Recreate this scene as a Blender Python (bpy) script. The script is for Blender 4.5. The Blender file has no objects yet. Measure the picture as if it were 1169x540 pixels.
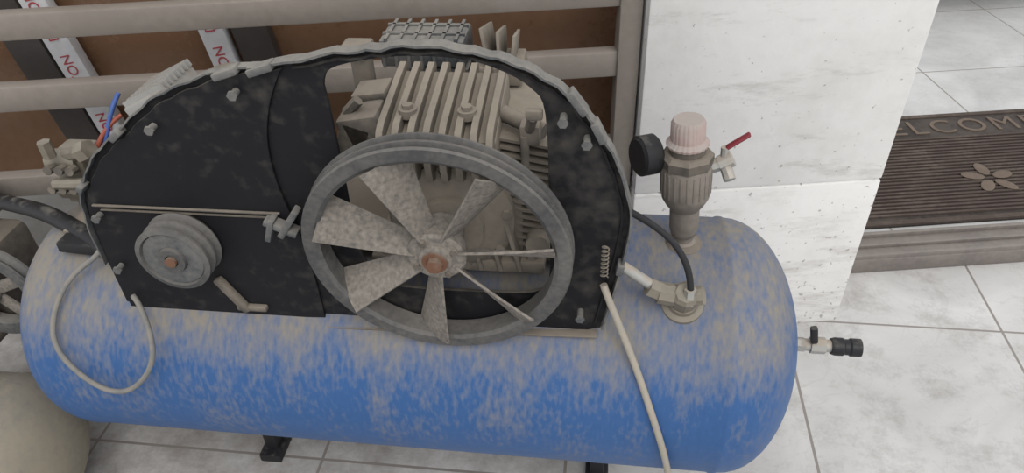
import bpy, bmesh, math, random
from mathutils import Vector, Matrix
random.seed(4)
S=bpy.context.scene
S.view_settings.view_transform='Standard'
S.view_settings.look='None'
COL=S.collection
# ------------------------------------------------------------------ materials
def mat(name, base, rough=0.7, metal=0.0, dust=0.0, dcol=(0.36,0.31,0.25), scale=9, bump=0.15, bias=0.5,
        var=0.15, stretch=(1,1,1), contrast=0.14, spec=0.35, fine=60, finew=0.35, xband=None):
    m=bpy.data.materials.new(name); m.use_nodes=True
    nt=m.node_tree; N=nt.nodes; L=nt.links
    b=N['Principled BSDF']
    b.inputs['Roughness'].default_value=rough; b.inputs['Metallic'].default_value=metal
    b.inputs['Specular IOR Level'].default_value=spec
    tc=N.new('ShaderNodeTexCoord'); mp=N.new('ShaderNodeMapping'); mp.inputs['Scale'].default_value=stretch
    L.new(tc.outputs['Object'],mp.inputs['Vector'])
    n1=N.new('ShaderNodeTexNoise'); n1.inputs['Scale'].default_value=scale; n1.inputs['Detail'].default_value=8
    n1.inputs['Roughness'].default_value=0.65
    L.new(mp.outputs[0],n1.inputs['Vector'])
    n2=N.new('ShaderNodeTexNoise'); n2.inputs['Scale'].default_value=fine; n2.inputs['Detail'].default_value=6
    L.new(mp.outputs[0],n2.inputs['Vector'])
    mv=N.new('ShaderNodeMix'); mv.data_type='RGBA'; mv.blend_type='MIX'
    mv.inputs['A'].default_value=(*[c*(1-var) for c in base],1); mv.inputs['B'].default_value=(*[min(1,c*(1+var)) for c in base],1)
    L.new(n2.outputs['Fac'],mv.inputs['Factor'])
    out=mv.outputs['Result']
    if dust>0:
        g=N.new('ShaderNodeNewGeometry'); sx=N.new('ShaderNodeSeparateXYZ'); L.new(g.outputs['Normal'],sx.inputs[0])
        a=N.new('ShaderNodeMath'); a.operation='MULTIPLY_ADD'; L.new(sx.outputs['Z'],a.inputs[0]); a.inputs[1].default_value=bias*0.5; a.inputs[2].default_value=dust-0.5
        aout=a.outputs[0]
        if xband:
            x0,x1,amt,z0,z1,zamt=xband
            so_=N.new('ShaderNodeSeparateXYZ'); L.new(tc.outputs['Object'],so_.inputs[0])
            r1=N.new('ShaderNodeMapRange'); r1.inputs['From Min'].default_value=x0; r1.inputs['From Max'].default_value=x1; r1.inputs['To Max'].default_value=amt
            L.new(so_.outputs['X'],r1.inputs['Value'])
            r2=N.new('ShaderNodeMapRange'); r2.interpolation_type='SMOOTHSTEP'; r2.inputs['From Min'].default_value=z0; r2.inputs['From Max'].default_value=z1; r2.inputs['To Max'].default_value=zamt
            L.new(so_.outputs['Z'],r2.inputs['Value'])
            mm=N.new('ShaderNodeMath'); L.new(r1.outputs[0],mm.inputs[0]); L.new(r2.outputs[0],mm.inputs[1])
            m3=N.new('ShaderNodeMath'); L.new(mm.outputs[0],m3.inputs[0]); L.new(aout,m3.inputs[1]); aout=m3.outputs[0]
        s=N.new('ShaderNodeMath'); s.operation='ADD'; L.new(aout,s.inputs[0]); L.new(n1.outputs['Fac'],s.inputs[1])
        nn=N.new('ShaderNodeMath'); nn.operation='MULTIPLY_ADD'; L.new(n2.outputs['Fac'],nn.inputs[0]); nn.inputs[1].default_value=finew; L.new(s.outputs[0],nn.inputs[2])
        mr=N.new('ShaderNodeMapRange'); cc=0.495+finew/2; mr.inputs['From Min'].default_value=cc-contrast; mr.inputs['From Max'].default_value=cc+contrast
        L.new(nn.outputs[0],mr.inputs['Value'])
        md=N.new('ShaderNodeMix'); md.data_type='RGBA'
        L.new(mr.outputs[0],md.inputs['Factor']); L.new(out,md.inputs['A']); md.inputs['B'].default_value=(*dcol,1)
        out=md.outputs['Result']
        rr=N.new('ShaderNodeMapRange'); rr.inputs['To Min'].default_value=rough; rr.inputs['To Max'].default_value=0.95
        L.new(mr.outputs[0],rr.inputs['Value']); L.new(rr.outputs[0],b.inputs['Roughness'])
        if metal>0:
            rm=N.new('ShaderNodeMapRange'); rm.inputs['To Min'].default_value=metal; rm.inputs['To Max'].default_value=0
            L.new(mr.outputs[0],rm.inputs['Value']); L.new(rm.outputs[0],b.inputs['Metallic'])
    L.new(out,b.inputs['Base Color'])
    if bump>0:
        bp=N.new('ShaderNodeBump'); bp.inputs['Strength'].default_value=bump; bp.inputs['Distance'].default_value=0.004
        L.new(n2.outputs['Fac'],bp.inputs['Height']); L.new(bp.outputs[0],b.inputs['Normal'])
    return m
M={}
M['blue']=mat('tank_blue_paint',(0.030,0.095,0.25),0.45,dust=0.19,bias=0.34,scale=6,dcol=(0.225,0.205,0.175),contrast=0.30,fine=60,finew=0.85,bump=0.04,stretch=(2.2,0.9,0.9),
              xband=(0.10,-0.10,0.05,0.51,0.62,0.26))
M['black']=mat('guard_black_plastic',(0.010,0.010,0.012),0.6,dust=0.05,bias=0.8,scale=1.8,dcol=(0.20,0.178,0.148),contrast=0.46,fine=45,finew=0.5,stretch=(1,1,1),bump=0.04,spec=0.2)
M['rim']=mat('guard_rim_grey',(0.06,0.065,0.07),0.6,dust=0.34,bias=0.6,scale=8,dcol=(0.25,0.235,0.21),contrast=0.3,fine=120)
M['cast']=mat('dusty_cast_aluminium',(0.135,0.119,0.10),0.75,dust=0.44,bias=0.6,scale=10,dcol=(0.262,0.228,0.184),bump=0.3,contrast=0.3)
M['castd']=mat('dusty_dark_casting',(0.07,0.062,0.054),0.8,dust=0.36,bias=0.8,scale=10,dcol=(0.235,0.203,0.165),bump=0.3,contrast=0.3)
M['wheel']=mat('flywheel_iron',(0.068,0.068,0.069),0.45,metal=0.15,dust=0.28,bias=0.5,scale=8,dcol=(0.205,0.19,0.17),contrast=0.35,fine=130)
M['blade']=mat('fan_blade_dusty',(0.06,0.055,0.05),0.75,dust=0.57,bias=0.2,scale=6,dcol=(0.26,0.232,0.20),contrast=0.40,bump=0.2,fine=150,finew=1.1)
M['rust']=mat('rusty_bolt',(0.15,0.075,0.045),0.8,dust=0.35,scale=30,dcol=(0.20,0.15,0.115))
M['steel']=mat('zinc_steel',(0.42,0.42,0.40),0.35,metal=0.7,dust=0.35,scale=20)
M['brass']=mat('dull_brass_grey',(0.22,0.195,0.155),0.5,metal=0.4,dust=0.40,scale=25,dcol=(0.245,0.22,0.18))
M['reg']=mat('regulator_body',(0.17,0.15,0.13),0.6,metal=0.2,dust=0.42,scale=15,dcol=(0.25,0.22,0.19),contrast=0.25)
M['knob']=mat('knob_greyed_plastic',(0.38,0.29,0.265),0.6,dust=0.38,scale=20,dcol=(0.345,0.305,0.28))
M['blk']=mat('black_rubber',(0.015,0.015,0.017),0.5,dust=0.12,scale=20,bump=0.05,dcol=(0.15,0.14,0.12))
M['red']=mat('red_lever',(0.18,0.022,0.032),0.5)
M['cable']=mat('grey_cable_sheath',(0.17,0.17,0.165),0.6,dust=0.4,scale=30,dcol=(0.225,0.21,0.185))
M['cream']=mat('cream_hose',(0.33,0.30,0.25),0.6,dust=0.3,scale=30)
M['bluew']=mat('blue_wire',(0.05,0.10,0.30),0.5); M['redw']=mat('red_wire',(0.3,0.08,0.05),0.5)
M['fence']=mat('fence_taupe_paint',(0.215,0.187,0.162),0.5,dust=0.28,bias=0.7,scale=5,dcol=(0.29,0.257,0.225),bump=0.03,var=0.05,contrast=0.3)
M['glass']=mat('bronze_glass',(0.18,0.10,0.058),0.25,dust=0.22,bias=0.0,scale=2.0,dcol=(0.25,0.16,0.105),bump=0.0,var=0.05,contrast=0.4)
M['dframe']=mat('dark_window_frame',(0.06,0.052,0.048),0.5,dust=0.22,scale=5,dcol=(0.18,0.15,0.13))
M['white']=mat('white_film_strip',(0.60,0.60,0.61),0.5)
M['redtxt']=mat('red_print',(0.40,0.07,0.08),0.6)
M['beige']=mat('beige_tank_paint',(0.33,0.29,0.22),0.6,dust=0.36,bias=0.5,scale=5,dcol=(0.22,0.20,0.17),contrast=0.25,finew=0.7)
M['sill']=mat('sill_metal',(0.17,0.15,0.138),0.5,dust=0.33,bias=0.3,scale=6,dcol=(0.25,0.225,0.20),contrast=0.25)
M['yel']=mat('yellow_sticker',(0.6,0.45,0.05),0.5)
M['pale']=mat('pale_ribbed_plastic',(0.34,0.335,0.32),0.6,dust=0.35,scale=12,dcol=(0.30,0.27,0.23))

def pillar_mat():
    m=mat('white_dirty_plaster',(0.74,0.73,0.71),0.75,dust=0.27,bias=-0.1,scale=3.0,dcol=(0.52,0.50,0.47),contrast=0.26,bump=0.3,var=0.05,fine=30)
    nt=m.node_tree; N=nt.nodes; L=nt.links; b=N['Principled BSDF']
    src=b.inputs['Base Color'].links[0].from_socket
    tc=N.new('ShaderNodeTexCoord'); mp=N.new('ShaderNodeMapping'); mp.inputs['Rotation'].default_value=(0,0.7,0); mp.inputs['Scale'].default_value=(2.0,1,9)
    L.new(tc.outputs['Object'],mp.inputs['Vector'])
    n=N.new('ShaderNodeTexNoise'); n.inputs['Scale'].default_value=1.6; n.inputs['Detail'].default_value=12; n.inputs['Roughness'].default_value=0.75
    L.new(mp.outputs[0],n.inputs['Vector'])
    sx=N.new('ShaderNodeSeparateXYZ'); L.new(tc.outputs['Object'],sx.inputs[0])
    gz=N.new('ShaderNodeMapRange'); gz.inputs['From Min'].default_value=0.7; gz.inputs['From Max'].default_value=0.0; gz.inputs['To Min'].default_value=-0.01; gz.inputs['To Max'].default_value=0.07
    L.new(sx.outputs['Z'],gz.inputs['Value'])
    ad=N.new('ShaderNodeMath'); L.new(n.outputs['Fac'],ad.inputs[0]); L.new(gz.outputs[0],ad.inputs[1])
    mr=N.new('ShaderNodeMapRange'); mr.inputs['From Min'].default_value=0.54; mr.inputs['From Max'].default_value=0.69; mr.inputs['To Max'].default_value=0.65
    L.new(ad.outputs[0],mr.inputs['Value'])
    mx=N.new('ShaderNodeMix'); mx.data_type='RGBA'; L.new(mr.outputs[0],mx.inputs['Factor']); L.new(src,mx.inputs['A']); mx.inputs['B'].default_value=(0.40,0.375,0.345,1)
    v=N.new('ShaderNodeTexNoise'); v.inputs['Scale'].default_value=70; v.inputs['Detail'].default_value=3
    L.new(tc.outputs['Object'],v.inputs['Vector'])
    va=N.new('ShaderNodeMath'); va.operation='MULTIPLY_ADD'; L.new(gz.outputs[0],va.inputs[0]); va.inputs[1].default_value=0.8; L.new(v.outputs['Fac'],va.inputs[2])
    vr=N.new('ShaderNodeMapRange'); vr.inputs['From Min'].default_value=0.67; vr.inputs['From Max'].default_value=0.72; vr.inputs['To Max'].default_value=0.65
    L.new(va.outputs[0],vr.inputs['Value'])
    m2=N.new('ShaderNodeMix'); m2.data_type='RGBA'; L.new(vr.outputs[0],m2.inputs['Factor']); L.new(mx.outputs['Result'],m2.inputs['A']); m2.inputs['B'].default_value=(0.22,0.20,0.18,1)
    L.new(m2.outputs['Result'],b.inputs['Base Color'])
    return m
M['pillar']=pillar_mat()

def tile_mat(name,base,bw,loc,dirt=0.5,grout=(0.24,0.22,0.20),rot=0.0):
    m=bpy.data.materials.new(name); m.use_nodes=True; nt=m.node_tree; N=nt.nodes; L=nt.links
    b=N['Principled BSDF']; b.inputs['Roughness'].default_value=0.5; b.inputs['Specular IOR Level'].default_value=0.35
    tc=N.new('ShaderNodeTexCoord'); mp=N.new('ShaderNodeMapping'); mp.inputs['Location'].default_value=(*loc,0); mp.inputs['Rotation'].default_value=(0,0,rot)
    L.new(tc.outputs['Object'],mp.inputs['Vector'])
    br=N.new('ShaderNodeTexBrick'); br.offset=0; br.squash=1
    br.inputs['Scale'].default_value=1; br.inputs['Brick Width'].default_value=bw; br.inputs['Row Height'].default_value=bw
    br.inputs['Mortar Size'].default_value=0.0035; br.inputs['Mortar Smooth'].default_value=0.1; br.inputs['Bias'].default_value=0
    L.new(mp.outputs[0],br.inputs['Vector'])
    n=N.new('ShaderNodeTexNoise'); n.inputs['Scale'].default_value=2.5; n.inputs['Detail'].default_value=9; n.inputs['Distortion'].default_value=1.2; n.inputs['Roughness'].default_value=0.6
    L.new(tc.outputs['Object'],n.inputs['Vector'])
    cr=N.new('ShaderNodeValToRGB'); cr.color_ramp.elements[0].position=0.3; cr.color_ramp.elements[1].position=0.72
    cr.color_ramp.elements[0].color=(*[c*0.76 for c in base],1); cr.color_ramp.elements[1].color=(*[min(1,c*1.08) for c in base],1)
    L.new(n.outputs['Fac'],cr.inputs[0])
    v=N.new('ShaderNodeTexNoise'); v.inputs['Scale'].default_value=3.2; v.inputs['Detail'].default_value=5; v.inputs['Distortion'].default_value=2.5
    L.new(mp.outputs[0],v.inputs['Vector'])
    va=N.new('ShaderNodeMath'); va.operation='SUBTRACT'; L.new(v.outputs['Fac'],va.inputs[0]); va.inputs[1].default_value=0.5
    vb=N.new('ShaderNodeMath'); vb.operation='ABSOLUTE'; L.new(va.outputs[0],vb.inputs[0])
    vr=N.new('ShaderNodeMapRange'); vr.inputs['From Min'].default_value=0.0; vr.inputs['From Max'].default_value=0.012; vr.inputs['To Min'].default_value=0.25; vr.inputs['To Max'].default_value=0
    L.new(vb.outputs[0],vr.inputs['Value'])
    mv=N.new('ShaderNodeMix'); mv.data_type='RGBA'; L.new(vr.outputs[0],mv.inputs['Factor']); L.new(cr.outputs[0],mv.inputs['A']); mv.inputs['B'].default_value=(*[c*0.6 for c in base],1)
    d=N.new('ShaderNodeTexNoise'); d.inputs['Scale'].default_value=5; d.inputs['Detail'].default_value=13; d.inputs['Roughness'].default_value=0.8
    L.new(tc.outputs['Object'],d.inputs['Vector'])
    sx=N.new('ShaderNodeSeparateXYZ'); L.new(tc.outputs['Object'],sx.inputs[0])
    gx=N.new('ShaderNodeMapRange'); gx.inputs['From Min'].default_value=0.4; gx.inputs['From Max'].default_value=-0.9; gx.inputs['To Max'].default_value=0.14
    L.new(sx.outputs['X'],gx.inputs['Value'])
    ad=N.new('ShaderNodeMath'); L.new(d.outputs['Fac'],ad.inputs[0]); L.new(gx.outputs[0],ad.inputs[1])
    dr=N.new('ShaderNodeMapRange'); dr.inputs['From Min'].default_value=0.49; dr.inputs['From Max'].default_value=0.72; dr.inputs['To Max'].default_value=dirt
    L.new(ad.outputs[0],dr.inputs['Value'])
    md=N.new('ShaderNodeMix'); md.data_type='RGBA'; L.new(dr.outputs[0],md.inputs['Factor']); L.new(mv.outputs['Result'],md.inputs['A']); md.inputs['B'].default_value=(0.24,0.215,0.195,1)
    mg=N.new('ShaderNodeMix'); mg.data_type='RGBA'; L.new(br.outputs['Fac'],mg.inputs['Factor']); L.new(md.outputs['Result'],mg.inputs['A']); mg.inputs['B'].default_value=(*grout,1)
    L.new(mg.outputs['Result'],b.inputs['Base Color'])
    bp=N.new('ShaderNodeBump'); bp.invert=True; bp.inputs['Strength'].default_value=0.3; bp.inputs['Distance'].default_value=0.003
    L.new(br.outputs['Fac'],bp.inputs['Height']); L.new(bp.outputs[0],b.inputs['Normal'])
    return m
# ------------------------------------------------------------------ mesh helpers
def empty(name,loc=(0,0,0),rotz=0,parent=None):
    e=bpy.data.objects.new(name,None); COL.objects.link(e); e.location=loc; e.rotation_euler=(0,0,rotz); e.empty_display_size=0.1
    if parent: e.parent=parent
    return e
def finish(bm,name,m,parent=None,angle=32):
    bmesh.ops.recalc_face_normals(bm,faces=bm.faces)
    bm.normal_update()
    for fc in bm.faces: fc.smooth=True
    for e in bm.edges:
        if len(e.link_faces)==2 and e.calc_face_angle(0)>math.radians(angle): e.smooth=False
    me=bpy.data.meshes.new(name); bm.to_mesh(me); bm.free()
    o=bpy.data.objects.new(name,me); COL.objects.link(o)
    if m: me.materials.append(m)
    if parent: o.parent=parent
    return o
def add_box(bm,c,s,rot=None,bev=0.0):
    r=bmesh.ops.create_cube(bm,size=1.0); vs=r['verts']
    Mx=Matrix.Translation(Vector(c))@((rot if rot else Matrix.Identity(3)).to_4x4())@Matrix.Diagonal((*s,1))
    bmesh.ops.transform(bm,matrix=Mx,verts=vs)
    if bev>0:
        es=set(e for v in vs for e in v.link_edges)
        bmesh.ops.bevel(bm,geom=list(es),offset=bev,segments=2,affect='EDGES',profile=0.5)
    return vs
def box(name,c,s,m,parent=None,rot=None,bev=0.003):
    bm=bmesh.new(); add_box(bm,c,s,rot,bev); return finish(bm,name,m,parent)
def axrot(d):
    d=Vector(d).normalized(); return Vector((0,0,1)).rotation_difference(d).to_matrix()
def add_lathe(bm,prof,origin,axis,seg=48,closed=False,rfun=None):
    R=axrot(axis); o=Vector(origin); rings=[]
    for (r,h) in prof:
        if r<1e-6: rings.append([bm.verts.new(o+R@Vector((0,0,h)))]); continue
        ring=[]
        for i in range(seg):
            a=2*math.pi*i/seg; rr=r*(rfun(a) if rfun else 1)
            ring.append(bm.verts.new(o+R@Vector((rr*math.cos(a),rr*math.sin(a),h))))
        rings.append(ring)
    pr=list(zip(rings[:-1],rings[1:]))
    if closed: pr.append((rings[-1],rings[0]))
    for A,B in pr:
        if len(A)==1 and len(B)==1: continue
        for i in range(seg):
            j=(i+1)%seg
            if len(A)==1: bm.faces.new((A[0],B[i],B[j]))
            elif len(B)==1: bm.faces.new((A[i],B[0],A[j]))
            else: bm.faces.new((A[i],B[i],B[j],A[j]))
def lathe(name,prof,origin,axis,m,parent=None,seg=48,closed=False,rfun=None,angle=32):
    bm=bmesh.new(); add_lathe(bm,prof,origin,axis,seg,closed,rfun); return finish(bm,name,m,parent,angle)
def add_cyl(bm,p0,p1,r,seg=20,r2=None):
    p0=Vector(p0);p1=Vector(p1);h=(p1-p0).length; r2=r if r2 is None else r2
    add_lathe(bm,[(0,0),(r,0),(r2,h),(0,h)],p0,p1-p0,seg)
def cyl(name,p0,p1,r,m,parent=None,seg=24,r2=None):
    bm=bmesh.new(); add_cyl(bm,p0,p1,r,seg,r2); return finish(bm,name,m,parent)
def tube(name,pts,r,m,parent=None):
    cu=bpy.data.curves.new(name,'CURVE'); cu.dimensions='3D'; cu.bevel_depth=r; cu.bevel_resolution=4; cu.resolution_u=10; cu.use_fill_caps=True
    sp=cu.splines.new('NURBS'); sp.points.add(len(pts)-1)
    for p,q in zip(sp.points,pts): p.co=(*q,1)
    sp.use_endpoint_u=True; sp.order_u=4
    cu.materials.append(m); o=bpy.data.objects.new(name,cu); COL.objects.link(o)
    if parent: o.parent=parent
    return o
def sheet(name,loops,y,th,m,parent=None,bev=0.001):
    cu=bpy.data.curves.new(name,'CURVE'); cu.dimensions='2D'; cu.fill_mode='BOTH'; cu.extrude=th/2; cu.bevel_depth=bev
    for lp in loops:
        sp=cu.splines.new('POLY'); sp.points.add(len(lp)-1); sp.use_cyclic_u=True
        for p,(x,z) in zip(sp.points,lp): p.co=(x,z,0,1)
    cu.materials.append(m); o=bpy.data.objects.new(name,cu); COL.objects.link(o)
    o.rotation_euler=(math.pi/2,0,0); o.location=(0,y,0)
    if parent: o.parent=parent
    return o
def catmull(pts,n=6,closed=False):
    out=[]; L=len(pts)
    for i in range(L if closed else L-1):
        g=lambda k: pts[k%L] if closed else pts[max(0,min(L-1,k))]
        p0,p1,p2,p3=g(i-1),g(i),g(i+1),g(i+2)
        for k in range(n):
            t=k/n
            out.append(tuple(0.5*((2*b)+(-a+c)*t+(2*a-5*b+4*c-d)*t*t+(-a+3*b-3*c+d)*t**3) for a,b,c,d in zip(p0,p1,p2,p3)))
    if not closed: out.append(tuple(pts[-1]))
    return out
RY=lambda a: Matrix.Rotation(math.radians(a),3,'Y')
RX=lambda a: Matrix.Rotation(math.radians(a),3,'X')
# ------------------------------------------------------------------ ROOM
fl=box('floor',(0.3,1.0,-0.05),(9,8,0.1),tile_mat('floor_marble_tile',(0.57,0.56,0.545),0.555,(-0.505,-0.545),0.8),bev=0)
WZ=math.radians(10.5); O=(0.676,0.557,0)
def wobj(o): o.location=O; o.rotation_euler=(0,0,WZ); return o
bm=bmesh.new()
add_box(bm,(-0.322,0.22,0.2265),(0.576,0.44,0.453),bev=0.004)
add_box(bm,(-0.322,0.22,1.4),(0.576,0.44,1.885),bev=0.004)
add_box(bm,(-0.322,0.22,1.2),(0.568,0.432,2.3))
wobj(finish(bm,'wall_pillar',M['pillar']))
o=wobj(box('floor_interior',(1.2,2.0,0.012),(4.4,3.4,0.076),tile_mat('interior_tile',(0.50,0.50,0.49),0.6,(-0.25,-0.1),0.35),bev=0))
bm=bmesh.new()
add_box(bm,(1.25,0.24,0.024),(2.54,0.12,0.048),bev=0.004)
add_box(bm,(1.25,0.19,0.05),(2.54,0.012,0.022),bev=0.002)
add_box(bm,(1.25,0.235,0.05),(2.54,0.008,0.018),bev=0.002)
add_box(bm,(1.25,0.285,0.05),(2.54,0.014,0.022),bev=0.002)
wobj(finish(bm,'door_sill',M['sill']))
# doormat
mat_e=empty('doormat',O,WZ)
M['mat']=mat('doormat_brown_rib',(0.065,0.048,0.04),0.9,dust=0.34,bias=0.1,scale=8,dcol=(0.115,0.092,0.076),bump=0.2)
M['matd']=mat('doormat_dark_rubber',(0.028,0.023,0.021),0.9,dust=0.3,scale=8,dcol=(0.07,0.058,0.05))
M['matl']=mat('doormat_light_pattern',(0.11,0.08,0.062),0.9,dust=0.3,scale=14,dcol=(0.15,0.118,0.092),contrast=0.25)
ml,mr,mf,mb=0.06,1.25,0.315,0.945
box('mat_base',((ml+mr)/2,(mf+mb)/2,0.0535),(mr-ml,mb-mf,0.007),M['matd'],mat_e,bev=0.002)
bm=bmesh.new()
n=24
for i in range(n):
    y=mf+0.045+(mb-mf-0.21)*i/(n-1); add_box(bm,((ml+mr)/2,y,0.060),(mr-ml-0.08,0.009,0.007))
for k in range(2):
    y=[mf+0.012,mb-0.012][k]; add_box(bm,((ml+mr)/2,y,0.059),(mr-ml-0.01,0.02,0.006))
finish(bm,'ribs',M['mat'],mat_e)
def text(name,s,size,m,parent,loc,rot,ext=0.001):
    cu=bpy.data.curves.new(name,'FONT'); cu.body=s; cu.size=size; cu.extrude=ext; cu.align_x='LEFT'
    cu.materials.append(m); o=bpy.data.objects.new(name,cu); COL.objects.link(o); o.location=loc; o.rotation_euler=rot; o.parent=parent; return o
t=text('welcome_lettering','WELCOME',0.125,M['matl'],mat_e,(0.345,mb-0.130,0.0585),(0,0,0),0.003); t.data.space_character=1.25
bm=bmesh.new()
for (cx,cy,rr) in [(0.67,0.52,0.085),(0.33,0.62,0.04)]:
    for k in range(5):
        a=k*2*math.pi/5+0.3
        p=Vector((cx+math.cos(a)*rr*0.6,cy+math.sin(a)*rr*0.6,0.0655))
        r=bmesh.ops.create_uvsphere(bm,u_segments=14,v_segments=8,radius=1)
        bmesh.ops.transform(bm,matrix=Matrix.Translation(p)@Matrix.Rotation(a,4,'Z')@Matrix.Diagonal((rr*0.42,rr*0.24,0.003,1)),verts=r['verts'])
finish(bm,'flower_pattern',M['matl'],mat_e)
bm=bmesh.new()
add_box(bm,(1.42,1.84,0.26),(0.8,0.05,0.06),bev=0.004); add_box(bm,(1.07,1.86,0.155),(0.04,0.04,0.21)); add_box(bm,(1.77,1.86,0.155),(0.04,0.04,0.21)); add_box(bm,(1.42,2.09,0.295),(0.8,0.5,0.02),bev=0.003)
wobj(finish(bm,'metal_bench',M['sill']))
wobj(box('wall_plinth',(-1.85,0.30,0.225),(2.45,0.24,0.45),mat('grey_stone_plinth',(0.42,0.41,0.39),0.7,dust=0.3,scale=4,dcol=(0.30,0.28,0.25)),bev=0.004))
win=empty('window_1',O,WZ)
box('bronze_glass',(-1.85,0.20,1.0),(2.45,0.01,1.2),M['glass'],win,bev=0)
def strip(s,z,a,i,side):
    R=RY(-a)
    box('dark_frame_%d'%i,(s+side,0.165,z),(0.075,0.035,1.15),M['dframe'],win,rot=R,bev=0.004)
    box('film_strip_%d'%i,(s,0.155,z),(0.052,0.03,1.10),M['white'],win,rot=R,bev=0.002)
    for k in range(-4,5):
        p=R@Vector((0.012,0,0.14*k))
        text('film_print_%d_%d'%(i,k+5),'DISTON',0.030,M['redtxt'],win,(s+p.x,0.1385,z+p.z-0.02),(math.pi/2,-math.pi/2-math.radians(a),0),0.0005)
strip(-1.82,0.86,9,1,-0.075)
strip(-1.50,0.86,7,2,0.075)
fe=empty('metal_fence',O,WZ)
def fbar(name,z0,z1,s0=-3.0,s1=-0.615,d=0.055): box(name,((s0+s1)/2,d,(z0+z1)/2),(s1-s0,0.035,z1-z0),M['fence'],fe,bev=0.004)
fbar('rail_top',0.885,0.937); fbar('rail_middle',0.735,0.790); fbar('rail_bottom',0.530,0.580)
fbar('rail_upper',1.10,1.15)
box('post_right',(-0.638,0.052,0.78),(0.045,0.045,1.56),M['fence'],fe)
box('post_left',(-2.9,0.052,0.78),(0.045,0.045,1.56),M['fence'],fe)

# ------------------------------------------------------------------ AIR COMPRESSOR
AC=empty('air_compressor')
R0=0.225; zc=0.45; xl=-0.93; xr=0.218
prof=[]
for i in range(15):
    a=math.pi/2*i/14; prof.append((R0*math.sin(a),xl-0.115*math.cos(a)))
prof+= [(R0+0.0015,xl+0.006),(R0+0.0015,xl+0.012),(R0,xl+0.016)]
for k in range(1,12): prof.append((R0,xl+0.016+(xr-0.016-xl-0.016)*k/12))
prof+=[(R0,xr-0.016),(R0+0.0022,xr-0.011),(R0+0.0022,xr-0.005),(R0,xr)]
for i in range(1,15):
    a=math.pi/2*(1-i/14); prof.append((R0*math.sin(a),xr+0.130*math.cos(a)))
lathe('tank',prof,(0,0,zc),(1,0,0),M['blue'],AC,seg=96,angle=60)
for x in (-0.72,0.02):
    bm=bmesh.new(); add_box(bm,(x,0.08,0.12),(0.03,0.18,0.24),bev=0.006); add_box(bm,(x,0.08,0.012),(0.05,0.22,0.024),bev=0.004)
    finish(bm,'foot_%d'%(1 if x<0 else 2),M['blk'],AC)
box('mounting_deck',(-0.45,0.04,0.683),(0.92,0.22,0.014),M['castd'],AC,bev=0.003)
# guard
outer=[(-0.771,0.700),(-0.766,0.79),(-0.755,0.835),(-0.727,0.880),(-0.681,0.925),(-0.617,0.974),(-0.555,1.012),(-0.487,1.034),(-0.408,1.050),(-0.309,1.067),(-0.254,1.075),(-0.179,1.074),(-0.127,1.062),(-0.075,1.041),(-0.033,1.006),(0.0,0.960),(0.025,0.905),(0.040,0.843),(0.036,0.78),(0.024,0.707),(0.010,0.630)]
arc=catmull(outer,5)
arc=[(x,z+(0.0016*math.sin(i*1.9)+0.0014*math.sin(i*0.73+1) if 5<i<85 else 0)) for i,(x,z) in enumerate(arc)]
plate=arc+[(0.008,0.622),(-0.02,0.613),(-0.40,0.598),(-0.60,0.588),(-0.771,0.600)]
hole=catmull([(-0.352,0.985),(-0.352,1.025),(-0.33,1.046),(-0.254,1.060),(-0.18,1.059),(-0.13,1.046),(-0.09,1.022),(-0.072,0.985),(-0.068,0.85),(-0.068,0.72),(-0.085,0.690),(-0.14,0.682),(-0.29,0.682),(-0.33,0.70),(-0.352,0.76),(-0.352,0.88)],4,True)
circ=lambda r:[(-0.617+r*math.cos(a*math.pi/12),0.765+r*math.sin(a*math.pi/12)) for a in range(24)]
BG=empty('belt_guard',parent=AC)
sheet('back_plate',[plate,hole,circ(0.045)],-0.150,0.004,M['black'],BG)
left=[p for p in arc if p[0]<-0.40]
ov=[(x*1.0+0.006,z-0.008) for x,z in left]+catmull([(-0.405,1.038),(-0.43,0.99),(-0.447,0.93),(-0.448,0.86),(-0.435,0.78),(-0.43,0.70),(-0.43,0.612)],4)+[(-0.60,0.60),(-0.762,0.61)]
sheet('overlap_plate',[ov,circ(0.05)],-0.156,0.003,M['black'],BG)
def ribbon(name,path,y0,y1,th,m,parent):
    bm=bmesh.new(); rings=[]
    for i,p in enumerate(path):
        a=Vector(path[max(0,i-1)]); b=Vector(path[min(len(path)-1,i+1)]); t=(b-a).normalized(); nrm=Vector((-t.y,t.x))
        q=Vector(p)+nrm*th; yy=y0+0.002*math.sin(i*1.3)*math.sin(i*0.37)
        rings.append([bm.verts.new((p[0],yy,p[1])),bm.verts.new((p[0],y1,p[1])),bm.verts.new((q.x,y1,q.y)),bm.verts.new((q.x,yy,q.y))])
    for A,B in zip(rings[:-1],rings[1:]):
        for i in range(4):
            j=(i+1)%4; bm.faces.new((A[i],A[j],B[j],B[i]))
    bm.faces.new(rings[0]); bm.faces.new(rings[-1][::-1])
    return finish(bm,name,m,parent)
iR=next(i for i,p in enumerate(arc) if p[0]>-0.40)
ribbon('rim_lip_right',arc[iR-3:],-0.168,-0.148,0.003,M['rim'],BG)
ribbon('rim_lip_left',arc[:iR-2],-0.162,-0.148,0.0025,M['rim'],BG)
inner=[]
for i,p in enumerate(arc):
    a=Vector(arc[max(0,i-1)]); b=Vector(arc[min(len(arc)-1,i+1)]); t=(b-a).normalized(); nrm=Vector((-t.y,t.x)); q=Vector(p)-nrm*0.012; inner.append((q.x,q.y))
ribbon('rim_ridge',inner[iR:],-0.158,-0.148,0.003,M['black'],BG)
bm=bmesh.new()
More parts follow.
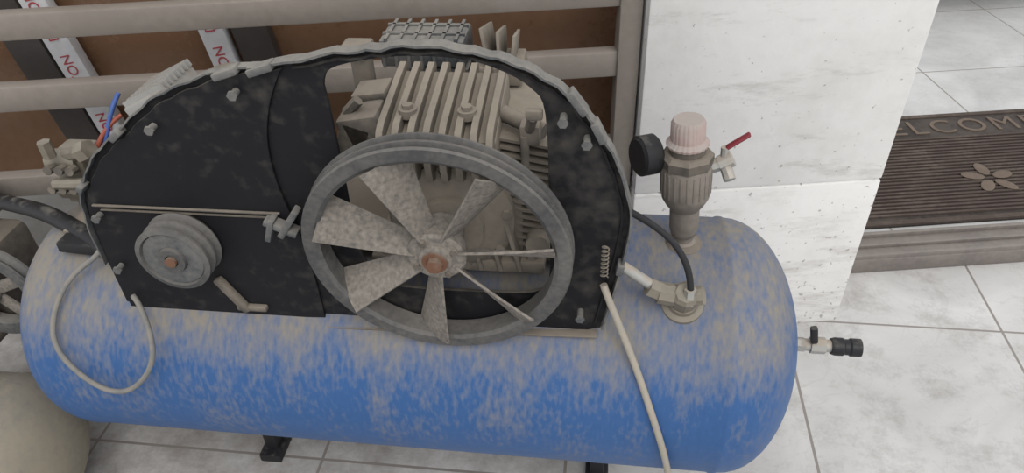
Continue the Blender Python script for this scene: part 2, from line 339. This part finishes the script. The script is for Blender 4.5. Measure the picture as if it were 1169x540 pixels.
for idx,w in [(22,0.02),(36,0.035),(39,0.035),(70,0.035),(74,0.03),(92,0.018),(12,0.012)]:
    if idx>=len(arc)-1: continue
    p=Vector(arc[idx]); q=Vector(arc[idx+1]); a=math.atan2(q.y-p.y,q.x-p.x)
    add_box(bm,(p.x,-0.161,p.y),(w,0.022,0.010),rot=Matrix.Rotation(-a,3,'Y'),bev=0.002)
finish(bm,'rim_clips',M['rim'],BG)
bm=bmesh.new()
add_box(bm,(-0.21,-0.160,0.6065),(0.43,0.018,0.003),rot=RY(-2.2),bev=0.001)
finish(bm,'bottom_ledge',M['castd'],BG)
bm=bmesh.new()
for (x,z) in [(-0.468,1.010),(-0.050,0.985),(-0.020,0.955),(-0.022,0.655),(-0.745,0.70),(-0.74,0.80),(-0.60,0.955)]:
    add_cyl(bm,(x,-0.15,z),(x,-0.170,z),0.005,12); add_cyl(bm,(x,-0.170,z),(x,-0.174,z),0.007,6)
finish(bm,'screw_bosses',M['rim'],BG)
hel=[(0.010+0.006*math.cos(t*1.2),-0.166+0.005*math.sin(t*1.2),0.735+t*0.0014) for t in range(0,42)]
tube('spring',hel,0.0012,M['castd'],BG)
bm=bmesh.new()
add_box(bm,(-0.60,-0.161,0.818),(0.29,0.005,0.003),bev=0.001)
add_box(bm,(-0.60,-0.160,0.810),(0.27,0.004,0.0015))
finish(bm,'slot_rail',M['castd'],BG)
bm=bmesh.new()
add_box(bm,(-0.452,-0.170,0.803),(0.050,0.02,0.010),rot=RY(25),bev=0.002)
add_box(bm,(-0.438,-0.172,0.812),(0.010,0.02,0.056),rot=RY(35),bev=0.002)
add_box(bm,(-0.468,-0.172,0.800),(0.009,0.02,0.040),rot=RY(20),bev=0.002)
finish(bm,'slot_bracket',M['rim'],BG)
bm=bmesh.new()
add_box(bm,(-0.570,-0.164,0.655),(0.014,0.012,0.075),rot=RY(-28),bev=0.003)
add_box(bm,(-0.545,-0.162,0.628),(0.05,0.012,0.010),bev=0.003)
finish(bm,'tension_strut',M['castd'],BG)
# ---- flywheel
FW=empty('flywheel',parent=AC); FW.location=(-0.222,-0.186,0.785); FW.rotation_euler=(math.radians(5),0,0)
fo=(0,0.178,0)
p=[(0.164,0.163),(0.164,0.192),(0.170,0.196),(0.187,0.196),(0.189,0.192),(0.180,0.187),(0.180,0.185),(0.189,0.181),(0.189,0.177),(0.180,0.173),(0.180,0.171),(0.190,0.166),(0.190,0.163)]
lathe('rim',p,fo,(0,-1,0),M['wheel'],FW,seg=128,closed=True)
be=math.radians(50)
bm=bmesh.new()
for k in range(7):
    th=math.radians(108+k*360/7)
    rad=Vector((math.cos(th),0,math.sin(th))); t=Vector((-math.sin(th),0,math.cos(th))); Y=Vector((0,-1,0))
    rows=[]
    NR=8
    for i in range(NR+1):
        u_=i/NR; r=0.030+(0.167-0.030)*u_
        w=0.032+0.038*u_; b2=be-math.radians(14)*(u_-0.4)
        c=t*math.cos(b2)+Y*math.sin(b2); nn=Y*math.cos(b2)-t*math.sin(b2)
        yc=0.181+0.003*u_
        o3=Vector(fo)+rad*r+Y*yc
        row=[]
        for j in range(5):
            v=(j/4-0.5); row.append((o3+c*w*v+nn*(0.006*(1-4*v*v)*u_),nn))
        rows.append(row)
    F=[[bm.verts.new(q+nn*0.0018) for q,nn in row] for row in rows]
    B=[[bm.verts.new(q-nn*0.0018) for q,nn in row] for row in rows]
    for i in range(NR):
        for j in range(4):
            bm.faces.new((F[i][j],F[i][j+1],F[i+1][j+1],F[i+1][j])); bm.faces.new((B[i][j],B[i+1][j],B[i+1][j+1],B[i][j+1]))
        bm.faces.new((F[i][0],F[i+1][0],B[i+1][0],B[i][0])); bm.faces.new((F[i][4],B[i][4],B[i+1][4],F[i+1][4]))
    for j in range(4):
        bm.faces.new((F[0][j],B[0][j],B[0][j+1],F[0][j+1])); bm.faces.new((F[NR][j],F[NR][j+1],B[NR][j+1],B[NR][j]))
finish(bm,'fan_blades',M['blade'],FW)
hb=-0.014
lathe('hub',[(0,0.13),(0.030,0.13),(0.030,0.180+hb),(0.041,0.184+hb),(0.042,0.203+hb),(0.038,0.207+hb),(0.025,0.208+hb),(0.023,0.214+hb),(0.0,0.214+hb)],fo,(0,-1,0),M['blade'],FW,seg=40)
bm=bmesh.new(); add_lathe(bm,[(0,0.212+hb),(0.018,0.212+hb),(0.018,0.217+hb),(0,0.217+hb)],fo,(0,-1,0),24); add_lathe(bm,[(0,0.217+hb),(0.012,0.217+hb),(0.012,0.226+hb),(0,0.226+hb)],fo,(0,-1,0),6)
finish(bm,'centre_bolt',M['rust'],FW)
bm=bmesh.new()
for k in range(4):
    a=k*math.pi/2+0.5; add_cyl(bm,(0.032*math.cos(a),-0.013,0.032*math.sin(a)),(0.032*math.cos(a),-0.020,0.032*math.sin(a)),0.005,6)
finish(bm,'hub_screws',M['castd'],FW)
# ---- motor pulley
MP=empty('motor_pulley',parent=AC); mo=(-0.617,0,0.757)
lathe('sheave',[(0,0.15),(0.03,0.15),(0.03,0.160),(0.055,0.162),(0.057,0.166),(0.046,0.173),(0.046,0.175),(0.056,0.181),(0.056,0.185),(0.046,0.192),(0.046,0.194),(0.056,0.200),(0.056,0.204),(0.048,0.206),(0.046,0.201),(0.022,0.201),(0.020,0.208),(0.010,0.208),(0.009,0.203),(0,0.203)],mo,(0,-1,0),M['wheel'],MP,seg=64)
lathe('pulley_face',[(0.022,0.2015),(0.0455,0.2015),(0.0455,0.2025),(0.022,0.2025)],mo,(0,-1,0),M['rim'],MP,seg=48,closed=True)
lathe('shaft_nut',[(0,0.200),(0.0085,0.200),(0.0085,0.212),(0,0.212)],mo,(0,-1,0),M['rust'],MP,seg=12)
# ---- motor behind guard
MO=empty('electric_motor',parent=AC)
def ribs(n,d): return lambda a: 1+ (d if math.cos(a*n)>0 else 0)
lathe('finned_body',[(0,-0.10),(0.085,-0.10),(0.088,0.0),(0.088,0.12),(0.08,0.14),(0,0.14)],(-0.665,0.02,0.785),(0,1,0),M['castd'],MO,seg=144,rfun=ribs(36,0.08),angle=25)
lathe('fan_cowl',[(0,0.14),(0.094,0.14),(0.094,0.18),(0.08,0.19),(0,0.19)],(-0.665,0.02,0.785),(0,1,0),M['castd'],MO)
box('motor_foot',(-0.655,0.04,0.695),(0.2,0.16,0.03),M['castd'],MO)
bm=bmesh.new(); add_box(bm,(-0.725,0.07,0.870),(0.08,0.11,0.06),rot=RY(-25),bev=0.004)
for i in range(8): add_box(bm,(-0.735,0.025+0.013*i,0.900),(0.085,0.005,0.012),rot=RY(-25))
finish(bm,'ribbed_box',M['pale'],MO)
# ---- junction box / pressure switch
JB=empty('terminal_box',parent=AC); JB.location=(0.035,0,0)
bm=bmesh.new()
add_box(bm,(-0.95,0.04,0.74),(0.06,0.06,0.10),bev=0.006); add_cyl(bm,(-0.985,0.02,0.775),(-0.93,0.02,0.775),0.020,12); add_cyl(bm,(-0.985,0.02,0.72),(-0.93,0.02,0.72),0.022,8)
add_cyl(bm,(-0.95,0.02,0.785),(-0.89,0.0,0.81),0.013,8); add_cyl(bm,(-0.905,0.0,0.803),(-0.885,0.0,0.812),0.018,6); add_box(bm,(-0.905,0.03,0.72),(0.05,0.03,0.03),bev=0.005); add_cyl(bm,(-0.93,0,0.70),(-0.88,-0.03,0.69),0.014,8)
add_box(bm,(-0.93,0.05,0.685),(0.10,0.05,0.03),bev=0.004)
add_cyl(bm,(-0.90,0.03,0.75),(-0.84,0.03,0.75),0.012,10)
add_cyl(bm,(-0.97,-0.01,0.745),(-0.905,-0.02,0.755),0.010,8); add_cyl(bm,(-0.955,-0.01,0.80),(-0.955,-0.01,0.83),0.011,6)
finish(bm,'box_fittings',M['brass'],JB)
bm=bmesh.new()
for i in range(3): add_cyl(bm,(-0.965+0.02*i,-0.005,0.775),(-0.965+0.02*i,-0.02,0.778),0.008,10)
for i in range(3): add_cyl(bm,(-0.975+0.02*i,-0.005,0.735),(-0.975+0.02*i,-0.02,0.738),0.007,10)
finish(bm,'terminal_screws',M['castd'],JB)
tube('wire_blue',[(-0.90,0.03,0.77),(-0.87,0.02,0.80),(-0.865,0.04,0.85),(-0.855,0.08,0.875)],0.004,M['bluew'],JB)
tube('wire_red',[(-0.91,0.03,0.77),(-0.885,0.01,0.80),(-0.88,0.03,0.83),(-0.85,0.06,0.845)],0.004,M['redw'],JB)
box('end_bracket',(-0.86,-0.05,0.672),(0.16,0.10,0.02),M['blk'],JB,rot=RY(4))
# ---- pump
PU=empty('compressor_pump',parent=AC); px=-0.215
bm=bmesh.new()
add_box(bm,(px,0.01,0.76),(0.22,0.22,0.13),bev=0.03)
add_box(bm,(px,0.01,0.700),(0.27,0.25,0.022),bev=0.004)
add_lathe(bm,[(0,0),(0.092,0),(0.092,0.02),(0.075,0.03),(0.05,0.034),(0.05,0.05),(0,0.05)],(px,-0.09,0.785),(0,-1,0),48)
for k in range(8):
    a=k*math.pi/4+0.2; add_cyl(bm,(px+0.083*math.cos(a),-0.105,0.785+0.083*math.sin(a)),(px+0.083*math.cos(a),-0.12,0.785+0.083*math.sin(a)),0.008,6)
for dx in (-0.115,-0.04,0.04,0.115): add_cyl(bm,(px+dx,-0.10,0.70),(px+dx,-0.10,0.722),0.010,6)
for dx in (0.03,0.06,0.09): add_box(bm,(px+dx,-0.105,0.74),(0.006,0.03,0.09),rot=RY(-12))
add_cyl(bm,(-0.09,-0.06,0.745),(-0.09,-0.115,0.745),0.018,16)
finish(bm,'crankcase',M['cast'],PU)
def fins(bm,c,size,n,pitch,th,tilt):
    R=RY(tilt)
    for i in range(n):
        off=R@Vector((0,0,pitch*(i-(n-1)/2))); add_box(bm,Vector(c)+off,(size[0],size[1],th),rot=R,bev=0)
bm=bmesh.new()
add_lathe(bm,[(0,0),(0.05,0),(0.05,0.11),(0,0.11)],(px-0.01,-0.03,0.80),(0,0,1),32)
fins(bm,(px-0.01,-0.03,0.855),(0.135,0.145),8,0.0125,0.004,0)
finish(bm,'cylinder_barrel',M['cast'],PU)
bm=bmesh.new()
fins(bm,(-0.114,-0.025,0.820),(0.10,0.14),15,0.0125,0.004,10)
add_lathe(bm,[(0,-0.10),(0.035,-0.10),(0.035,0.09),(0,0.09)],(-0.118,-0.01,0.815),(0.17,0,0.98),24)
finish(bm,'finned_barrel_right',M['cast'],PU)
bm=bmesh.new()
add_box(bm,(-0.224,-0.045,0.915),(0.165,0.150,0.055),rot=RX(13),bev=0.006)
nf=8
for i in range(nf):
    x=-0.299+0.150*i/(nf-1); e=1-abs(i-(nf-1)/2)/(nf-1)
    z0=0.872-0.010*e
    pr=[(-0.122,z0),(-0.138,z0+0.006),(-0.143,z0+0.03),(-0.141,0.925),(-0.130,0.940),(-0.115,0.947),(-0.04,0.960),(0.025,0.970),(0.034,0.965),(0.034,0.945),(-0.05,0.92)]
    vsA=[bm.verts.new((x-0.0046,y,z)) for y,z in pr]; vsB=[bm.verts.new((x+0.0046,y,z)) for y,z in pr]
    bm.faces.new(vsA); bm.faces.new(vsB[::-1])
    for a in range(len(pr)):
        b_=(a+1)%len(pr); bm.faces.new((vsA[a],vsB[a],vsB[b_],vsA[b_]))
for x,y in [(-0.267,-0.09),(-0.185,-0.09)]:
    zb=0.948+(y+0.115)*0.22; add_cyl(bm,(x,y,zb-0.01),(x,y,zb+0.002),0.013,16); add_cyl(bm,(x,y,zb+0.002),(x,y,zb+0.008),0.008,6)
finish(bm,'cylinder_head',M['cast'],PU)
bm=bmesh.new()
add_box(bm,(-0.332,-0.08,0.925),(0.06,0.07,0.05),rot=RY(-10),bev=0.006)
add_box(bm,(-0.345,-0.10,0.91),(0.045,0.03,0.06),rot=RY(18),bev=0.004)
add_box(bm,(-0.33,-0.04,0.955),(0.05,0.05,0.012),rot=RY(-8),bev=0.003)
add_cyl(bm,(-0.355,-0.09,0.945),(-0.335,-0.09,0.965),0.008,6)
finish(bm,'inlet_flange',M['castd'],PU)
bm=bmesh.new()
add_cyl(bm,(-0.14,-0.06,0.935),(-0.08,-0.09,0.925),0.012,14); add_box(bm,(-0.098,-0.10,0.93),(0.028,0.028,0.03),bev=0.005); add_cyl(bm,(-0.098,-0.11,0.94),(-0.090,-0.14,0.975),0.007,10); add_box(bm,(-0.088,-0.142,0.98),(0.022,0.012,0.014),bev=0.003)
add_cyl(bm,(-0.105,-0.11,0.88),(-0.105,-0.11,0.93),0.006,10)
finish(bm,'discharge_fitting',M['castd'],PU)
bm=bmesh.new()
add_box(bm,(-0.285,0.12,0.955),(0.135,0.08,0.045),bev=0.006)
for i in range(6): add_box(bm,(-0.34+0.022*i,0.12,0.978),(0.005,0.08,0.006))
for j in range(2): add_box(bm,(-0.285,0.105+0.035*j,0.978),(0.13,0.005,0.006))
for i in range(7): add_box(bm,(-0.345+0.020*i,0.078,0.953),(0.005,0.006,0.036))
add_box(bm,(-0.27,0.12,0.88),(0.11,0.07,0.10))
finish(bm,'rear_head',M['rim'],PU)
bm=bmesh.new()
for i in range(3): add_box(bm,(-0.185+0.020*i,0.12,0.960-0.006*i),(0.005,0.08,0.055),rot=RY(-12+9*i)@RX(-15),bev=0.001)
add_box(bm,(-0.165,0.12,0.92),(0.07,0.08,0.03),bev=0.004)
add_box(bm,(-0.375,0.05,0.980),(0.045,0.04,0.016),bev=0.006); add_box(bm,(-0.375,0.06,0.93),(0.03,0.03,0.09),bev=0.006)
add_box(bm,(-0.2,0.1,0.83),(0.2,0.12,0.14),bev=0.01)
add_box(bm,(-0.32,0.06,0.89),(0.13,0.03,0.02),bev=0.004)
finish(bm,'rear_cylinder_fins',M['cast'],PU)
# ---- regulator assembly
RG=empty('pressure_regulator',parent=AC); RG.location=(0.137,0,0.668); RG.rotation_euler=(0,math.radians(-4),0)
lathe('pipe_stub',[(0,0),(0.020,0),(0.020,0.012),(0.016,0.016),(0.016,0.024),(0.020,0.028),(0.023,0.04),(0.023,0.078),(0.030,0.088),(0.036,0.10),(0.038,0.11),(0.038,0.155),(0.034,0.162),(0,0.162)],(0,0,0),(0,0,1),M['reg'],RG)
bm=bmesh.new()
for k in range(24):
    a=k*math.pi/12; add_box(bm,(0.0375*math.cos(a),0.0375*math.sin(a),0.132),(0.003,0.004,0.044),rot=Matrix.Rotation(a,3,'Z'),bev=0.0008)
finish(bm,'bowl_ribs',M['reg'],RG)
bm=bmesh.new(); add_lathe(bm,[(0,0.16),(0.040,0.16),(0.040,0.174),(0.034,0.180),(0,0.180)],(0,0,0),(0,0,1),8); add_lathe(bm,[(0,0.178),(0.027,0.178),(0.027,0.194),(0,0.194)],(0,0,0),(0,0,1),32)
finish(bm,'hex_collar',M['castd'],RG)
lathe('adjuster_knob',[(0,0.192),(0.030,0.192),(0.031,0.196),(0.025,0.202),(0.0245,0.228),(0.021,0.234),(0,0.234)],(0,0,0),(0,0,1),M['knob'],RG,seg=96,rfun=lambda a:1+0.03*(math.cos(a*24)>0))
lathe('gauge',[(0,0),(0.028,0),(0.031,0.003),(0.031,0.028),(0.026,0.032),(0,0.032)],(-0.046,0.015,0.168),(-0.80,-0.40,0.1),M['blk'],RG)
cyl('gauge_stem',(-0.050,0.01,0.168),(-0.02,0,0.155),0.009,M['brass'],RG)
bm=bmesh.new(); add_cyl(bm,(0.03,0,0.150),(0.052,0,0.158),0.011,8); add_cyl(bm,(0.048,0,0.156),(0.066,0,0.166),0.013,8); add_cyl(bm,(0.054,0,0.158),(0.054,0,0.185),0.006,8); add_cyl(bm,(0.055,0,0.158),(0.062,-0.02,0.140),0.009,8)
finish(bm,'outlet_valve',M['steel'],RG)
box('valve_lever',(0.072,0,0.195),(0.040,0.011,0.006),M['red'],RG,rot=RY(-35))
lathe('tank_boss',[(0,0.66),(0.030,0.66),(0.030,0.674),(0.026,0.679),(0,0.679)],(0.137,0,0),(0,0,1),M['castd'],AC)
# ---- elbow fitting
EL=empty('elbow_fitting',parent=AC)
nrm=Vector((0,-0.50,0.866)); b0=Vector((0.132,0,zc))+nrm*R0
bm=bmesh.new()
add_lathe(bm,[(0,-0.006),(0.034,-0.006),(0.032,0.003),(0.024,0.006),(0.022,0.014),(0,0.014)],b0,nrm,32)
add_lathe(bm,[(0,0.012),(0.021,0.012),(0.021,0.045),(0.016,0.052),(0,0.052)],b0,nrm,8)
c1=b0+nrm*0.032
add_cyl(bm,c1,c1+Vector((-0.040,0,0.006)),0.017,8); add_cyl(bm,c1,c1+Vector((0.026,-0.005,0.010)),0.015,10)
finish(bm,'elbow_body',M['brass'],EL)
cyl('outlet_pipe',c1+Vector((-0.03,0,0.004)),(0.012,-0.13,0.745),0.0085,M['steel'],EL)
cyl('pipe_nut',c1+Vector((-0.056,-0.001,0.018)),c1+Vector((-0.036,0.0,0.008)),0.015,M['brass'],EL,seg=6)
tube('black_air_tube',[(0.02,-0.12,0.83),(0.05,-0.11,0.808),(0.085,-0.11,0.785),(0.12,-0.12,0.755),(0.135,-0.135,0.72),(0.137,-0.14,0.695)],0.005,M['blk'],EL)
cyl('tube_nut',(0.137,-0.142,0.672),(0.137,-0.140,0.698),0.009,M['steel'],EL,seg=6)
# ---- drain valve
DV=empty('drain_valve',parent=AC)
bm=bmesh.new(); add_cyl(bm,(0.340,0,0.458),(0.370,0,0.458),0.013,6); add_cyl(bm,(0.365,0,0.458),(0.420,0,0.458),0.011,16); add_cyl(bm,(0.380,0,0.458),(0.405,0,0.458),0.015,8)
finish(bm,'valve_body',M['steel'],DV)
lathe('hose_coupler',[(0,0),(0.014,0),(0.016,0.006),(0.016,0.02),(0.014,0.022),(0.014,0.03),(0.016,0.033),(0.016,0.05),(0.008,0.052),(0,0.052)],(0.415,0,0.458),(1,0,0),M['blk'],DV)
box('valve_handle',(0.380,-0.005,0.488),(0.012,0.012,0.036),M['blk'],DV,rot=RY(-12))
cyl('blue_collar',(0.335,0,0.458),(0.352,0,0.458),0.018,M['blue'],DV)
# ---- cables
tube('power_cable',[(-0.87,0.0,0.72),(-0.81,-0.09,0.715),(-0.80,-0.12,0.69),(-0.85,-0.13,0.665),(-0.885,-0.16,0.630),(-0.895,-0.212,0.572),(-0.857,-0.232,0.525),(-0.81,-0.243,0.490),(-0.756,-0.247,0.495),(-0.70,-0.243,0.555),(-0.69,-0.225,0.60),(-0.729,-0.175,0.632),(-0.745,-0.165,0.64)],0.0045,M['cable'],AC)
tube('cream_hose',[(0.01,-0.165,0.72),(0.02,-0.17,0.69),(0.057,-0.18,0.60),(0.09,-0.224,0.525),(0.118,-0.236,0.44),(0.135,-0.236,0.36),(0.145,-0.20,0.25),(0.15,-0.15,0.10),(0.15,-0.1,0.012)],0.0055,M['cream'],AC)
tube('black_hose',[(-1.35,0.10,0.66),(-1.22,0.08,0.66),(-1.12,0.04,0.66),(-1.02,0.0,0.685),(-0.92,-0.04,0.69),(-0.81,-0.10,0.675)],0.015,M['blk'],AC)

# ------------------------------------------------------------------ SECOND COMPRESSOR (left edge)
C2=empty('small_air_compressor')
R2=0.165; x2=-1.115; prof=[]
for i in range(13):
    a=math.pi/2*i/12; prof.append((R2*math.sin(a),-0.6-0.08*math.cos(a)))
prof+=[(R2,-0.3),(R2,-0.02),(R2+0.003,-0.016),(R2+0.003,-0.008),(R2,-0.004)]
for i in range(1,13):
    a=math.pi/2*(1-i/12); prof.append((R2*math.sin(a),0.08*math.cos(a)))
lathe('tank',prof,(x2,-0.21,0.215),(1,0,0),M['beige'],C2,seg=64,angle=60)
bm=bmesh.new()
for x in (-1.25,-1.65): add_box(bm,(x,-0.21,0.04),(0.05,0.24,0.08),bev=0.004)
finish(bm,'feet',M['castd'],C2)
wo=(-1.225,0.0,0.455)
lathe('pulley_rim',[(0.085,-0.03),(0.085,-0.002),(0.098,0.0),(0.112,0.0),(0.112,-0.006),(0.102,-0.015),(0.112,-0.024),(0.112,-0.03)],wo,(0,-1,0),M['rim'],C2,seg=64,closed=True)
bm=bmesh.new()
for k in range(5):
    a=k*2*math.pi/5+0.4; add_box(bm,(wo[0]+0.055*math.cos(a),0.012,wo[2]+0.055*math.sin(a)),(0.075,0.010,0.026),rot=Matrix.Rotation(-a,3,'Y'),bev=0.003)
add_lathe(bm,[(0,-0.02),(0.026,-0.02),(0.026,0.01),(0,0.01)],wo,(0,-1,0),24)
finish(bm,'pulley_spokes',M['blade'],C2)
bm=bmesh.new(); add_box(bm,(-1.33,0.11,0.42),(0.2,0.14,0.2),bev=0.02); add_box(bm,(-1.33,0.02,0.34),(0.16,0.28,0.03),bev=0.004)
for i in range(6): add_box(bm,(-1.35,0.11,0.54+0.014*i),(0.15,0.15,0.005))
finish(bm,'pump_block',M['castd'],C2)
nb=Vector((5.2,-5.6*0.55*0.9,5.6*0.83*0.9)).normalized()
pc=Vector((x2+0.08*math.cos(math.radians(66)),-0.21-0.151*0.55,0.215+0.151*0.83))
box('sticker',pc,(0.018,0.045,0.003),M['yel'],C2,rot=axrot(nb),bev=0.001)
tube('carry_handle',[(-1.40,0.05,0.62),(-1.38,0.05,0.80),(-1.33,0.05,0.86),(-1.22,0.06,0.865)],0.012,M['blk'],C2)
# ------------------------------------------------------------------ LIGHT
w=bpy.data.worlds.new('World'); S.world=w; w.use_nodes=True
bg=w.node_tree.nodes['Background']; bg.inputs[0].default_value=(0.96,0.975,1.0,1); bg.inputs[1].default_value=1.03
sl=bpy.data.lights.new('sun','SUN'); sl.energy=1.4; sl.angle=math.radians(35); sl.color=(1,0.97,0.93)
so=bpy.data.objects.new('sun',sl); COL.objects.link(so)
so.rotation_euler=Vector((-0.35,0.75,-1.0)).to_track_quat('-Z','Y').to_euler()
# ------------------------------------------------------------------ CAMERA
P=math.radians(38);PSI=math.radians(8.5);RR=math.radians(2.5)
fw=Vector((-math.sin(PSI)*math.cos(P),math.cos(PSI)*math.cos(P),-math.sin(P)))
r0=Vector((math.cos(PSI),math.sin(PSI),0)); u0=r0.cross(fw)
r=r0*math.cos(RR)-u0*math.sin(RR); u=u0*math.cos(RR)+r0*math.sin(RR)
cam=bpy.data.cameras.new('camera'); co=bpy.data.objects.new('camera',cam); COL.objects.link(co)
cam.sensor_width=36; cam.lens=844/1169*36; cam.clip_start=0.02
mw=Matrix((( r.x,u.x,-fw.x,0),(r.y,u.y,-fw.y,-0.966),(r.z,u.z,-fw.z,1.433),(0,0,0,1)))
co.matrix_world=mw
S.camera=co
